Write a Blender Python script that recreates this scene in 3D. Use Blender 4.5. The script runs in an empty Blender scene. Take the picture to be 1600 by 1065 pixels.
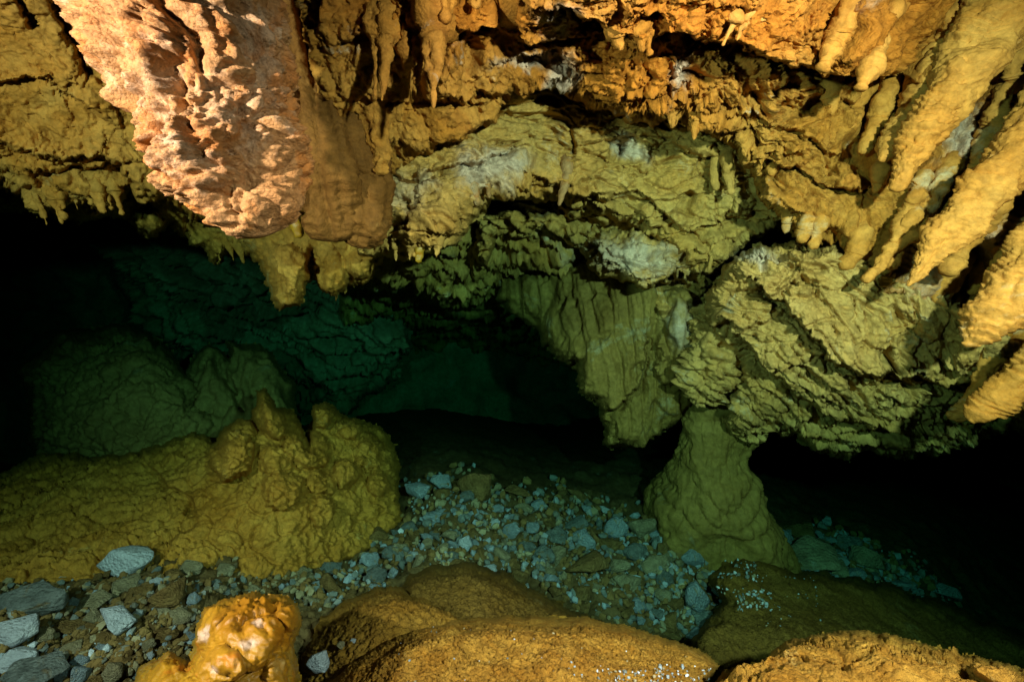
import bpy, math, random, re
import numpy as np
from concurrent.futures import ThreadPoolExecutor

# ------------------------------------------------------------------ camera
F = 700.0                                   # focal length in photo pixels (photo 1600 x 1065)
CX, CY = 800.0, 532.5
PITCH = math.radians(-28)
sc = bpy.context.scene
cam_d = bpy.data.cameras.new('camera')
cam_d.sensor_width = 36.0
cam_d.lens = 36.0 * F / 1600.0
cam_d.clip_start = 0.02
cam_d.clip_end = 200
cam = bpy.data.objects.new('camera', cam_d)
cam.rotation_euler = (math.radians(90) + PITCH, 0, 0)
sc.collection.objects.link(cam)
sc.camera = cam

# ------------------------------------------------------------------ world, exposure
w = bpy.data.worlds.new('World'); sc.world = w; w.use_nodes = True
w.node_tree.nodes['Background'].inputs[0].default_value = (0.01, 0.03, 0.06, 1)
w.node_tree.nodes['Background'].inputs[1].default_value = 0.05
sc.view_settings.view_transform = 'Standard'
sc.view_settings.look = 'None'
sc.view_settings.exposure = 0.0
sc.view_settings.gamma = 1.0
sc.view_settings.use_curve_mapping = False
sc.cycles.use_denoising = True
sc.cycles.max_bounces = 5
sc.cycles.diffuse_bounces = 1
sc.cycles.volume_bounces = 0

cp, sp = math.cos(PITCH), math.sin(PITCH)
def P(px, py, d):
    """photo pixel + depth along the view axis -> world point(s)"""
    x = (np.asarray(px, float) - CX) / F * d
    up = (CY - np.asarray(py, float)) / F * d
    y = cp * d - sp * up
    z = sp * d + cp * up
    return np.stack(np.broadcast_arrays(x, y, z), -1)
DOWN_CAM = (0.0, -cp, -sp)                  # gravity in (right, up, forward) of the camera
def cam_world(x, up, fwd):
    return (x, cp * fwd - sp * up, sp * fwd + cp * up)

# the diver's two strobes on their arms either side of the camera
def strobe(name, loc, target, power, col, size=0.035, angle=150):
    l = bpy.data.lights.new(name, 'SPOT'); l.energy = power; l.color = col
    l.shadow_soft_size = size; l.spot_size = math.radians(angle); l.spot_blend = 0.9
    o = bpy.data.objects.new(name, l)
    import mathutils
    o.location = cam_world(*loc)
    dv = mathutils.Vector(cam_world(*target)) - o.location
    o.rotation_euler = dv.to_track_quat('-Z', 'Y').to_euler()
    sc.collection.objects.link(o)
strobe('strobe_light', (-1.22, 0.34, -0.12), (-0.72, 0.10, 1.4), 610, (1.0, 0.50, 0.48))
strobe('strobe_light', (0.85, 0.42, -0.15), (0.80, 0.05, 1.4), 1160, (1.0, 0.50, 0.48), angle=120)

# ------------------------------------------------------------------ noise library
rs = np.random.RandomState(7)
PERM = rs.permutation(256).astype(np.int32); PERM = np.concatenate([PERM, PERM])
GR = rs.normal(size=(256, 3)).astype(np.float32); GR /= np.linalg.norm(GR, axis=1)[:, None]
JT = rs.rand(256, 3).astype(np.float32)
POOL = ThreadPoolExecutor(4)
CH = 40000
def chunked(fn, p, outs=1):
    p = np.ascontiguousarray(p, np.float32)
    parts = [p[i:i + CH] for i in range(0, len(p), CH)] or [p]
    res = list(POOL.map(fn, parts))
    if outs == 1: return np.concatenate(res)
    return [np.concatenate([r[k] for r in res]) for k in range(outs)]
def _h(i, j, k):
    return PERM[PERM[PERM[i & 255] + (j & 255)] + (k & 255)]
def _perlin(p):
    fl = np.floor(p); f = p - fl; I = fl.astype(np.int32)
    u = f * f * f * (f * (f * 6 - 15) + 10)
    a = []
    for dx in (0, 1):
        for dy in (0, 1):
            for dz in (0, 1):
                g = GR[_h(I[:, 0] + dx, I[:, 1] + dy, I[:, 2] + dz)]
                a.append(g[:, 0] * (f[:, 0] - dx) + g[:, 1] * (f[:, 1] - dy) + g[:, 2] * (f[:, 2] - dz))
    ux, uy, uz = u[:, 0], u[:, 1], u[:, 2]
    l = lambda A, B, t: A + (B - A) * t
    return l(l(l(a[0], a[1], uz), l(a[2], a[3], uz), uy), l(l(a[4], a[5], uz), l(a[6], a[7], uz), uy), ux) * 1.6
def perlin(p): return chunked(_perlin, p)
def _worley(p):
    q = p - 0.5; fl = np.floor(q).astype(np.int32)
    f1 = np.full(len(p), 9.0, np.float32); f2 = f1.copy()
    for dx in (0, 1):
        for dy in (0, 1):
            for dz in (0, 1):
                c = fl + np.array([dx, dy, dz], np.int32)
                pt = c + 0.5 + (JT[_h(c[:, 0], c[:, 1], c[:, 2])] - 0.5) * 0.8
                d = ((p - pt) ** 2).sum(1)
                m = d < f1
                f2 = np.where(m, f1, np.minimum(f2, d)); f1 = np.where(m, d, f1)
    return np.sqrt(f1), np.sqrt(f2)
def worley(p): return chunked(_worley, p, 2)
def fbm(p, n=4, g=0.5):
    s = 0; a = 1.0
    for i in range(n):
        s = s + a * perlin(p * (2.03 ** i) + 11.3 * i); a *= g
    return s
def ridged(p, n=4, g=0.55):
    s = 0; a = 1.0
    for i in range(n):
        s = s + a * (1 - np.abs(perlin(p * (2.07 ** i) + 5.1 * i)) * 2.2); a *= g
    return s - 0.6
def billow(p, n=3, g=0.5):
    s = 0; a = 1.0
    for i in range(n):
        s = s + a * np.abs(perlin(p * (2.05 ** i) + 3.7 * i)) * 2; a *= g
    return s
def pop(p, seed=0.0):                        # rounded cauliflower knobs with creases between
    f1, f2 = worley(p + seed)
    return np.sqrt(np.clip(1 - (f1 / 0.8) ** 2, 0, 1))
def _facet(p):
    fl = np.floor(p - 0.5).astype(np.int32); best = np.full(len(p), 9.0, np.float32); out = np.zeros(len(p), np.float32)
    for dx in (0, 1):
        for dy in (0, 1):
            for dz in (0, 1):
                c = fl + np.array([dx, dy, dz], np.int32); h = _h(c[:, 0], c[:, 1], c[:, 2])
                v = p - (c + 0.5 + (JT[h] - 0.5) * 0.8); d = (v ** 2).sum(1); m = d < best
                best = np.where(m, d, best); out = np.where(m, (v * GR[(h * 7 + 3) & 255]).sum(1) + (JT[h][:, 0] - 0.5) * 0.6, out)
    return out
def facet(p): return chunked(_facet, p)      # flat broken faces meeting at sharp edges
def smooth(a, b, x):
    t = np.clip((x - a) / (b - a), 0, 1); return t * t * (3 - 2 * t)
def warp(p, s, a, seed=0.0):
    q = p * s + seed
    return p + a * np.stack([perlin(q), perlin(q + 31.7), perlin(q + 77.1)], 1)
VST = np.array([1, 1, 0.42], np.float32)     # stretched along gravity: drips
# ---- relief styles: world points -> metres of relief
def st_drip(p, k=1.0):                       # dripping flowstone ceiling with holes
    q = warp(p, 3.5 / k, 0.06 * k)
    r = 0.075 * k * fbm(q * 3.2 / k, 3)
    r += 0.045 * k * pop(q * VST * 11 / k) + 0.016 * k * pop(q * VST * 27 / k, 9.1)
    r += 0.006 * k * pop(q * 70 / k, 3.3) + 0.010 * k * fbm(q * 40 / k, 3, 0.6)
    r += 0.020 * k * facet(q * 16 / k) + 0.008 * k * facet(q * 40 / k + 5)
    h = smooth(0.2, 0.5, perlin(q * VST * 6.5 / k + 40)) * 0.12 * k
    return r - h
def st_pop(p, k=1.0):                        # coralloid "popcorn"
    q = warp(p, 6 / k, 0.03 * k)
    r = 0.05 * k * fbm(q * 4 / k, 2) + 0.030 * k * pop(q * VST * 13 / k) + 0.012 * k * pop(q * 32 / k, 4.4)
    r += 0.030 * k * facet(q * VST * 8 / k + 2) + 0.012 * k * facet(q * 26 / k)
    return r + 0.006 * k * pop(q * 75 / k, 8.8) + 0.004 * k * fbm(q * 60 / k, 3)
def st_layer(p, k=1.0, ax=(0.45, 0.2, 0.87)): # bedded limestone: flattened blocks, ledges, cracks
    ax = np.array(ax, np.float32); ax /= np.linalg.norm(ax)
    q = warp(p, 1.8 / k, 0.12 * k); q = warp(q, 8 / k, 0.022 * k, 5.0)
    t = q @ ax; qs = q + ax[None] * (t * 1.9)[:, None]
    r = 0.10 * k * fbm(q * 2.4 / k, 3)
    st = perlin(qs * 3.0 / k); fr = (t * 8 / k + st * 0.8) % 1.0
    r += 0.055 * k * (smooth(0, 0.85, fr) - smooth(0.88, 1.0, fr)) * smooth(-0.3, 0.3, perlin(q * 3 / k + 20))
    f1, f2 = worley(qs * 4.2 / k + 1); g = f2 - f1
    r += -0.045 * k * (1 - smooth(0.0, 0.10, g)) + 0.05 * k * (0.5 - f1)
    f1, f2 = worley(qs * 11 / k + 7); r += -0.016 * k * (1 - smooth(0.0, 0.13, f2 - f1)) * smooth(-0.2, 0.3, perlin(q * 6 / k + 3)) + 0.018 * k * (0.5 - f1)
    r += 0.016 * k * ridged(qs * 7 / k, 4, 0.62)
    w_ = q + ax[None] * (t * 0.9)[:, None]
    r += 0.060 * k * facet(w_ * 5.5 / k + 4) + 0.026 * k * facet(w_ * 13 / k + 8) + 0.010 * k * facet(w_ * 30 / k + 1)
    return r - 0.10 * k * smooth(0.30, 0.5, perlin(qs * 4.5 / k + 60)) + 0.004 * k * fbm(q * 60 / k, 3, 0.7)
def st_slab(p, k=1.0): return 0.60 * st_layer(p, k, (0.5, 0.15, 0.85)) + 0.007 * fbm(p * 34, 4, 0.7)
def st_arch(p, k=1.0): return 0.75 * st_layer(p, k, (0.1, 0.3, 0.95)) + 0.006 * fbm(p * 34, 3, 0.7)
def st_flow(p, k=1.0):                       # smooth flowstone with fine irregular terraces
    q = warp(p, 3 / k, 0.05 * k)
    r = 0.07 * k * fbm(q * 3 / k, 3) + 0.022 * k * pop(q * VST * 12 / k) + 0.010 * k * pop(q * 26 / k, 5)
    ph = q[:, 2] * 34 / (0.5 + 0.5 * k) + 1.8 * perlin(q * 5 / k); fr = ph % 1.0
    m = smooth(-0.35, 0.4, perlin(q * 5 / k + 70))
    r += 0.020 * k * fr * (0.3 + m) + 0.002 * k * np.sin(ph * 17) * (1 - m)
    r -= 0.022 * k * (1 - smooth(0.0, 0.12, np.abs(perlin(q * VST * 8 + 33)))) * smooth(-0.1, 0.3, perlin(q * 6 + 5))
    return r + 0.008 * k * fbm(q * 45 / k, 4, 0.6)
def st_big(p, k=1.0):                        # deeply furrowed knobbly calcite
    q = warp(p, 4, 0.06); q = warp(q, 16, 0.012, 9.0); v = q * np.array([1, 1, 0.33], np.float32)
    r = 0.050 * fbm(q * 4, 2) + 0.055 * pop(q * VST * 10) + 0.028 * pop(q * np.array([1, 1, .7], np.float32) * 26, 4.4) + 0.018 * pop(q * 46, 8.8) + 0.006 * facet(q * 13)
    r -= 0.060 * (1 - smooth(0.0, 0.22, np.abs(perlin(v * 7.5 + 2)))) * smooth(-0.2, 0.25, perlin(v * 4 + 9))
    r -= 0.022 * smooth(0.2, 0.5, perlin(q * 11 + 30))
    for fq, am in ((12, 0.022), (27, 0.011)):
        f1, f2 = worley(q * np.array([1, 1, 0.6], np.float32) * fq + fq); r -= am * (1 - smooth(0.0, 0.22, f2 - f1))
    return (r + 0.008 * fbm(q * 60, 4, 0.65)) * k
def cam_px(p):
    d = cp * p[:, 1] + sp * p[:, 2]; up = -sp * p[:, 1] + cp * p[:, 2]
    return CX + p[:, 0] / d * F, CY - up / d * F
def st_ceil(p, k=1.0):                       # drips on the left, bedded block in the middle, flowstone to the right
    x, y = cam_px(p)
    a = st_drip(p, k); b = st_layer(p, k * 0.85); c = st_flow(p, k * 1.1) + 0.07 * (billow(p * VST * 5.5 + 3, 3) - 0.5) - 0.17 * smooth(0.10, 0.38, perlin(p * VST * 7 + 12)) + 0.03 * pop(p * VST * 14)
    wr = smooth(1300, 1430, x + 60 * perlin(p * 5)); wm = smooth(850, 900, x) * (1 - smooth(1230, 1330, x)) * smooth(50, 90, y)
    n = a * (1 - wm) + b * wm
    return n * (1 - wr) + c * wr
def st_gour(p, k=1.0):                       # micro rimstone of the foreground mounds
    q = warp(p, 5 / k, 0.03 * k); q = warp(q, 30 / k, 0.010 * k, 3)
    a = np.abs(perlin(q * np.array([26, 26, 60], np.float32) / k)); b = np.abs(perlin(q * np.array([60, 60, 120], np.float32) / k + 9))
    return 0.045 * k * fbm(q * 3 / k, 2) + 0.020 * k * np.minimum(a * 4, 1) - 0.010 * k * (1 - np.minimum(b * 4, 1)) + 0.012 * k * pop(q * 9 / k)
def st_crust(p, k=1.0):                      # cracked silty crust over rock
    q = warp(p, 3 / k, 0.07 * k); q = warp(q, 14 / k, 0.018 * k, 2)
    f1, f2 = worley(q * 6.5 / k); g1, g2 = worley(q * 17 / k + 3)
    r = 0.05 * k * fbm(q * 3 / k, 3) - 0.028 * k * (1 - smooth(0, 0.12, f2 - f1)) + 0.022 * k * np.sqrt(np.clip(1 - f1 ** 2 * 1.4, 0, 1))
    r += -0.010 * k * (1 - smooth(0, 0.14, g2 - g1)) + 0.010 * k * pop(q * 24 / k, 6.0)
    return r + 0.012 * k * fbm(q * 36 / k, 4, 0.65) + 0.018 * k * facet(q * 12 / k) + 0.008 * k * facet(q * 30 / k + 3)
def st_drape(p, k=1.0):                      # vertical flutes
    q = warp(p * np.array([1, 1, 0.35], np.float32), 3 / k, 0.03 * k)
    a = q[:, 0] * 34 / k + q[:, 1] * 6 + 1.4 * perlin(q * 5 / k)
    r = 0.032 * k * np.abs(np.sin(a)) + 0.010 * k * np.abs(np.sin(a * 3.1 + 2)) + 0.05 * k * fbm(q * 4 / k, 2) + 0.012 * k * pop(p * VST * 20 / k)
    return r + 0.007 * k * fbm(p * 40 / k, 3) - 0.05 * k * smooth(0.3, 0.5, perlin(p * np.array([9, 9, 3], np.float32) / k))

# ------------------------------------------------------------------ mesh helpers
C = sc.collection
def mk_mesh(name, V, Q, mat, smooth_on=True, tris=None):
    me = bpy.data.meshes.new(name)
    V = np.ascontiguousarray(V, np.float32)
    me.vertices.add(len(V)); me.vertices.foreach_set('co', V.ravel())
    loops = np.asarray(Q, np.int32).ravel(); n4 = len(Q); starts = np.arange(n4, dtype=np.int32) * 4
    if tris is not None and len(tris):
        starts = np.concatenate([starts, n4 * 4 + np.arange(len(tris), dtype=np.int32) * 3])
        loops = np.concatenate([loops, np.asarray(tris, np.int32).ravel()])
    me.loops.add(len(loops)); me.loops.foreach_set('vertex_index', loops)
    me.polygons.add(len(starts)); me.polygons.foreach_set('loop_start', starts)
    me.polygons.foreach_set('use_smooth', np.full(len(starts), smooth_on))
    me.update(calc_edges=True)
    me.materials.append(mat)
    return me
def link(name, me, label=None, cat=None, group=None, kind=None, parent=None):
    o = bpy.data.objects.new(name, me); C.objects.link(o)
    if label: o['label'] = label
    if cat: o['category'] = cat
    if group: o['group'] = group
    if kind: o['kind'] = kind
    if parent is not None: o.parent = parent
    return o
def tps(ctrl, U, V):
    """thin-plate spline through (px, py, depth), fitted on 1/depth so planes stay planes"""
    c = np.array(ctrl, float); X = c[:, :2] / 400.0; z = 1 / c[:, 2]; n = len(c)
    def K(r2): return 0.5 * r2 * np.log(np.maximum(r2, 1e-9))
    A = np.zeros((n + 3, n + 3)); A[:n, :n] = K(((X[:, None] - X[None]) ** 2).sum(-1)) + np.eye(n) * 1e-3
    A[:n, n] = 1; A[:n, n + 1:] = X; A[n:, :n] = A[:n, n:].T
    s = np.linalg.solve(A, np.concatenate([z, [0, 0, 0]]))
    u = U / 400.0; v = V / 400.0
    o = s[n] + s[n + 1] * u + s[n + 2] * v
    for i in range(n): o = o + s[i] * K((u - X[i, 0]) ** 2 + (v - X[i, 1]) ** 2)
    return 1 / np.clip(o, 1 / 14.0, 1 / 0.4)
def seg_dist(U, V, pts):
    best = np.full(U.shape, 1e9); sgn = np.zeros(U.shape)
    for (x0, y0), (x1, y1) in zip(pts[:-1], pts[1:]):
        dx, dy = x1 - x0, y1 - y0; L2 = dx * dx + dy * dy + 1e-9
        t = np.clip(((U - x0) * dx + (V - y0) * dy) / L2, 0, 1)
        d = np.hypot(U - x0 - t * dx, V - y0 - t * dy); m = d < best
        best = np.where(m, d, best); sgn = np.where(m, np.sign(dx * (V - y0) - dy * (U - x0)), sgn)
    return best, sgn
def inside(U, V, poly):
    r = np.zeros(U.shape, bool); n = len(poly)
    for i in range(n):
        x0, y0 = poly[i]; x1, y1 = poly[(i + 1) % n]
        if y0 == y1: continue
        c = ((y0 > V) != (y1 > V)) & (U < (x1 - x0) * (V - y0) / (y1 - y0) + x0)
        r ^= c
    return r
def feat(D, U, V, feats):
    for f in feats:
        if f[0] in 'BD':
            _, x, y, rx, ry, a, amp = f; a = math.radians(a)
            du, dv = U - x, V - y
            q = ((du * math.cos(a) + dv * math.sin(a)) / rx) ** 2 + ((-du * math.sin(a) + dv * math.cos(a)) / ry) ** 2
            D = D - (amp * np.exp(-q * 1.4) if f[0] == 'B' else amp * np.sqrt(np.clip(1 - q, 0, 1)))
        elif f[0] == 'G':
            _, pts, wd, amp = f; d, s = seg_dist(U, V, pts); D = D + amp * np.exp(-(d / wd) ** 2)
        elif f[0] == 'L':
            _, pts, wu, wdn, au, ad = f; d, s = seg_dist(U, V, pts); t = d * s
            k = smooth(-3, 3, t)
            D = D - (1 - k) * au * np.exp(-d / wu) + k * ad * np.exp(-d / wdn)
    return D
SHEETS = {}
# where the photo shows white calcite coats and rusty orange staining
CALCITE = [(775, 258, 44, 24, -10, .8), (735, 268, 24, 30, -10, .8), (640, 300, 40, 30, -20, .3), (878, 118, 20, 26, 30, .7), (828, 96, 50, 9, -5, .6), (1060, 120, 14, 26, 20, .7), (1500, 215, 30, 46, 35, .5), (1545, 290, 30, 40, 35, .5),
           (980, 402, 80, 22, 12, .55), (985, 232, 30, 12, 20, .7), (1180, 400, 40, 10, 5, .45), (870, 25, 30, 30, 0, .6), (1490, 400, 90, 50, -20, .35), (1060, 510, 20, 30, 0, .3),
           (332, 990, 6, 7, 0, .7), (350, 1035, 6, 4, 0, .7), (402, 980, 6, 5, 0, .6), (390, 1008, 11, 4, 0, .6)]
RUST = [(960, 130, 110, 50, 10, .8), (1120, 30, 120, 40, 0, .8), (700, 20, 150, 50, 0, .5), (400, 955, 40, 26, -30, .9), (435, 1000, 18, 12, 0, .9), (1370, 40, 120, 60, 0, .5), (340, 790, 70, 40, 20, .2), (850, 300, 60, 20, 0, .3)]
def sheet(name, poly, ctrl, step, T, R, style, mat, feats=(), rag=(10, 45), k=1.0, seed=0.0, **tags):
    """a rock body: outline, depth through control points, rounded back at its rim, relief in world space"""
    xs = [p[0] for p in poly]; ys = [p[1] for p in poly]
    u = np.arange(min(xs) - step, max(xs) + 2 * step, step); v = np.arange(min(ys) - step, max(ys) + 2 * step, step)
    U, V = np.meshgrid(u, v); sh = U.shape
    q = np.stack([U.ravel() / rag[1], V.ravel() / rag[1], np.full(U.size, seed + 3.3)], 1)
    wu = (fbm(q, 4, 0.6) * rag[0]).reshape(sh); wv = (fbm(q + 50, 4, 0.6) * rag[0]).reshape(sh)
    Uw, Vw = U + wu, V + wv
    d, _ = seg_dist(Uw, Vw, list(poly) + [poly[0]]); sd = np.where(inside(Uw, Vw, poly), d, -d)
    D = tps(ctrl, U, V)
    D = feat(D, Uw, Vw, feats)
    wq = np.clip(sd / R, 0, 1)
    D = D + T * (1 - np.sqrt(np.clip(1 - (1 - wq) ** 2, 0, 1)))
    W = P(U.ravel(), V.ravel(), D.ravel()).reshape(sh + (3,))
    gu = np.gradient(W, axis=1); gv = np.gradient(W, axis=0)
    N = np.cross(gu, gv); N /= np.linalg.norm(N, axis=2)[..., None] + 1e-12
    ray = -W / np.linalg.norm(W, axis=2)[..., None]
    s = np.sign((N * ray).sum(2)); N = N * s[..., None] + 0.7 * ray
    N /= np.linalg.norm(N, axis=2)[..., None] + 1e-12
    rb = max(2, int(14 / step))
    for _ in range(2):
        for ax_ in (0, 1):
            c = np.cumsum(np.concatenate([np.repeat(np.take(N, [0], ax_), rb + 1, ax_), N, np.repeat(np.take(N, [-1], ax_), rb, ax_)], ax_), ax_)
            n_ = N.shape[ax_]; N = (np.take(c, range(2 * rb + 1, 2 * rb + 1 + n_), ax_) - np.take(c, range(0, n_), ax_))
    N /= np.linalg.norm(N, axis=2)[..., None] + 1e-12
    keep = sd > -step * 1.2
    idx = np.full(sh, -1); ii = np.nonzero(keep.ravel())[0]; idx.ravel()[ii] = np.arange(len(ii))
    Wf = W.reshape(-1, 3)[ii]; Nf = N.reshape(-1, 3)[ii]
    r = style(Wf + seed, k) if k else style(Wf + seed)
    gd = np.maximum(np.abs(np.gradient(D, axis=0)), np.abs(np.gradient(D, axis=1))) / (D / F * step)
    for _ in range(2):
        gd = (gd + np.roll(gd, 1, 0) + np.roll(gd, -1, 0) + np.roll(gd, 1, 1) + np.roll(gd, -1, 1)) / 5
    r = r * (0.2 + 0.8 * smooth(0.0, 0.4, wq.ravel()[ii])) / (1 + (gd.ravel()[ii] / 7) ** 2)
    Wf = Wf + Nf * r[:, None]
    a, b, c_, d_ = idx[:-1, :-1], idx[:-1, 1:], idx[1:, 1:], idx[1:, :-1]
    m = (a >= 0) & (b >= 0) & (c_ >= 0) & (d_ >= 0)
    Q = np.stack([a[m], d_[m], c_[m], b[m]], 1)
    o = link(name, mk_mesh(name, Wf, Q, mat), **tags)
    for an, lst in (('calcite', CALCITE), ('rust', RUST)):
        val = np.zeros(len(ii)); uf, vf = Uw.ravel()[ii], Vw.ravel()[ii]
        for x, y, rx, ry, a_, st_ in lst:
            a_ = math.radians(a_); du, dv = uf - x, vf - y
            val = np.maximum(val, st_ * np.exp(-((du * math.cos(a_) + dv * math.sin(a_)) / rx) ** 2 - ((-du * math.sin(a_) + dv * math.cos(a_)) / ry) ** 2))
        if val.max() > 0.02:
            at_ = o.data.attributes.new(an, 'FLOAT', 'POINT'); at_.data.foreach_set('value', val.astype(np.float32))
    G = np.full(sh + (3,), np.nan); G.reshape(-1, 3)[ii] = Wf
    SHEETS[tags.get('key', name) if False else o.name] = (u[0], v[0], step, G, sd)
    o['_k'] = 0; del o['_k']
    return o
def at(o, px, py):
    u0, v0, st, G, sd = SHEETS[o.name]
    j = int(round((px - u0) / st)); i = int(round((py - v0) / st))
    if 0 <= i < G.shape[0] and 0 <= j < G.shape[1] and not np.isnan(G[i, j, 0]): return G[i, j]
    return None
def depth_of(w_): return cp * w_[1] + sp * w_[2]

def tube(name, path, rad, style, mat, k=1.0, seg=None, step=2.2, flat=1.0, flute=(0, 0), seed=0.0, **tags):
    """a tapering dripstone body: path of (px, py, depth), radii in photo pixels, closed at both ends"""
    path = np.array(path, float); n = len(path)
    Wp = P(path[:, 0], path[:, 1], path[:, 2]); rm = np.array(rad, float) * path[:, 2] / F
    L = np.concatenate([[0], np.cumsum(np.hypot(np.diff(path[:, 0]), np.diff(path[:, 1])))])
    m = max(8, int(L[-1] / step)); t = np.linspace(0, 1, m) * L[-1]
    def cr(Y):                                # smooth interpolation
        out = np.zeros((m,) + Y.shape[1:]); tg = np.gradient(Y, L, axis=0)
        j = np.clip(np.searchsorted(L, t, 'right') - 1, 0, n - 2); h = L[j + 1] - L[j]; s = (t - L[j]) / h
        if Y.ndim > 1: s = s[:, None]; h = h[:, None]
        return (2*s**3-3*s**2+1)*Y[j] + (s**3-2*s**2+s)*h*tg[j] + (-2*s**3+3*s**2)*Y[j+1] + (s**3-s**2)*h*tg[j+1]
    Cc = cr(Wp); r = np.maximum(cr(rm), 0.0008)
    e = (t[-1] - t) / max(1e-6, min(L[-1] * 0.5, rad[-1] * 1.2)); r = r * np.sqrt(np.clip(1 - (1 - np.clip(e, 0, 1)) ** 2, 0.0004, 1))
    T = np.gradient(Cc, axis=0); T /= np.linalg.norm(T, axis=1)[:, None]
    ray = Cc / np.linalg.norm(Cc, axis=1)[:, None]
    A = np.cross(T, ray); A /= np.linalg.norm(A, axis=1)[:, None] + 1e-9; B = np.cross(A, T)
    ns = seg or int(np.clip(max(rad) * 2 * math.pi / step / 1.3, 10, 700))
    th = np.linspace(0, 2 * math.pi, ns, endpoint=False)
    ca, sa = np.cos(th), np.sin(th) * flat
    dirs = A[:, None] * ca[None, :, None] + B[:, None] * sa[None, :, None]
    fl = 1 + flute[1] * np.abs(np.sin(th * flute[0] / 2 + seed))[None, :] if flute[0] else 1
    V = Cc[:, None] + dirs * (r[:, None] * fl if np.ndim(fl) else r[:, None])[:, :, None]
    Vf = V.reshape(-1, 3); Df = dirs.reshape(-1, 3); Df = Df / (np.linalg.norm(Df, axis=1)[:, None] + 1e-9)
    amp = np.repeat(np.clip(r / (0.35 * rm.max()), 0.12, 1), ns)
    Vf = Vf + Df * (style(Vf.astype(np.float32) + seed, k) * amp)[:, None]
    i = np.arange(m - 1)[:, None]; j = np.arange(ns)[None]; jn = (j + 1) % ns
    Q = np.stack([i * ns + j, i * ns + jn, (i + 1) * ns + jn, (i + 1) * ns + j], -1).reshape(-1, 4)
    c0 = len(Vf); Vf = np.vstack([Vf, Cc[0], Cc[-1]])
    jj = np.arange(ns)
    tr = np.concatenate([np.stack([np.full(ns, c0), (jj + 1) % ns, jj], 1), np.stack([np.full(ns, c0 + 1), (m - 1) * ns + jj, (m - 1) * ns + (jj + 1) % ns], 1)])
    return link(name, mk_mesh(name, Vf, Q, mat, tris=tr), **tags)

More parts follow.
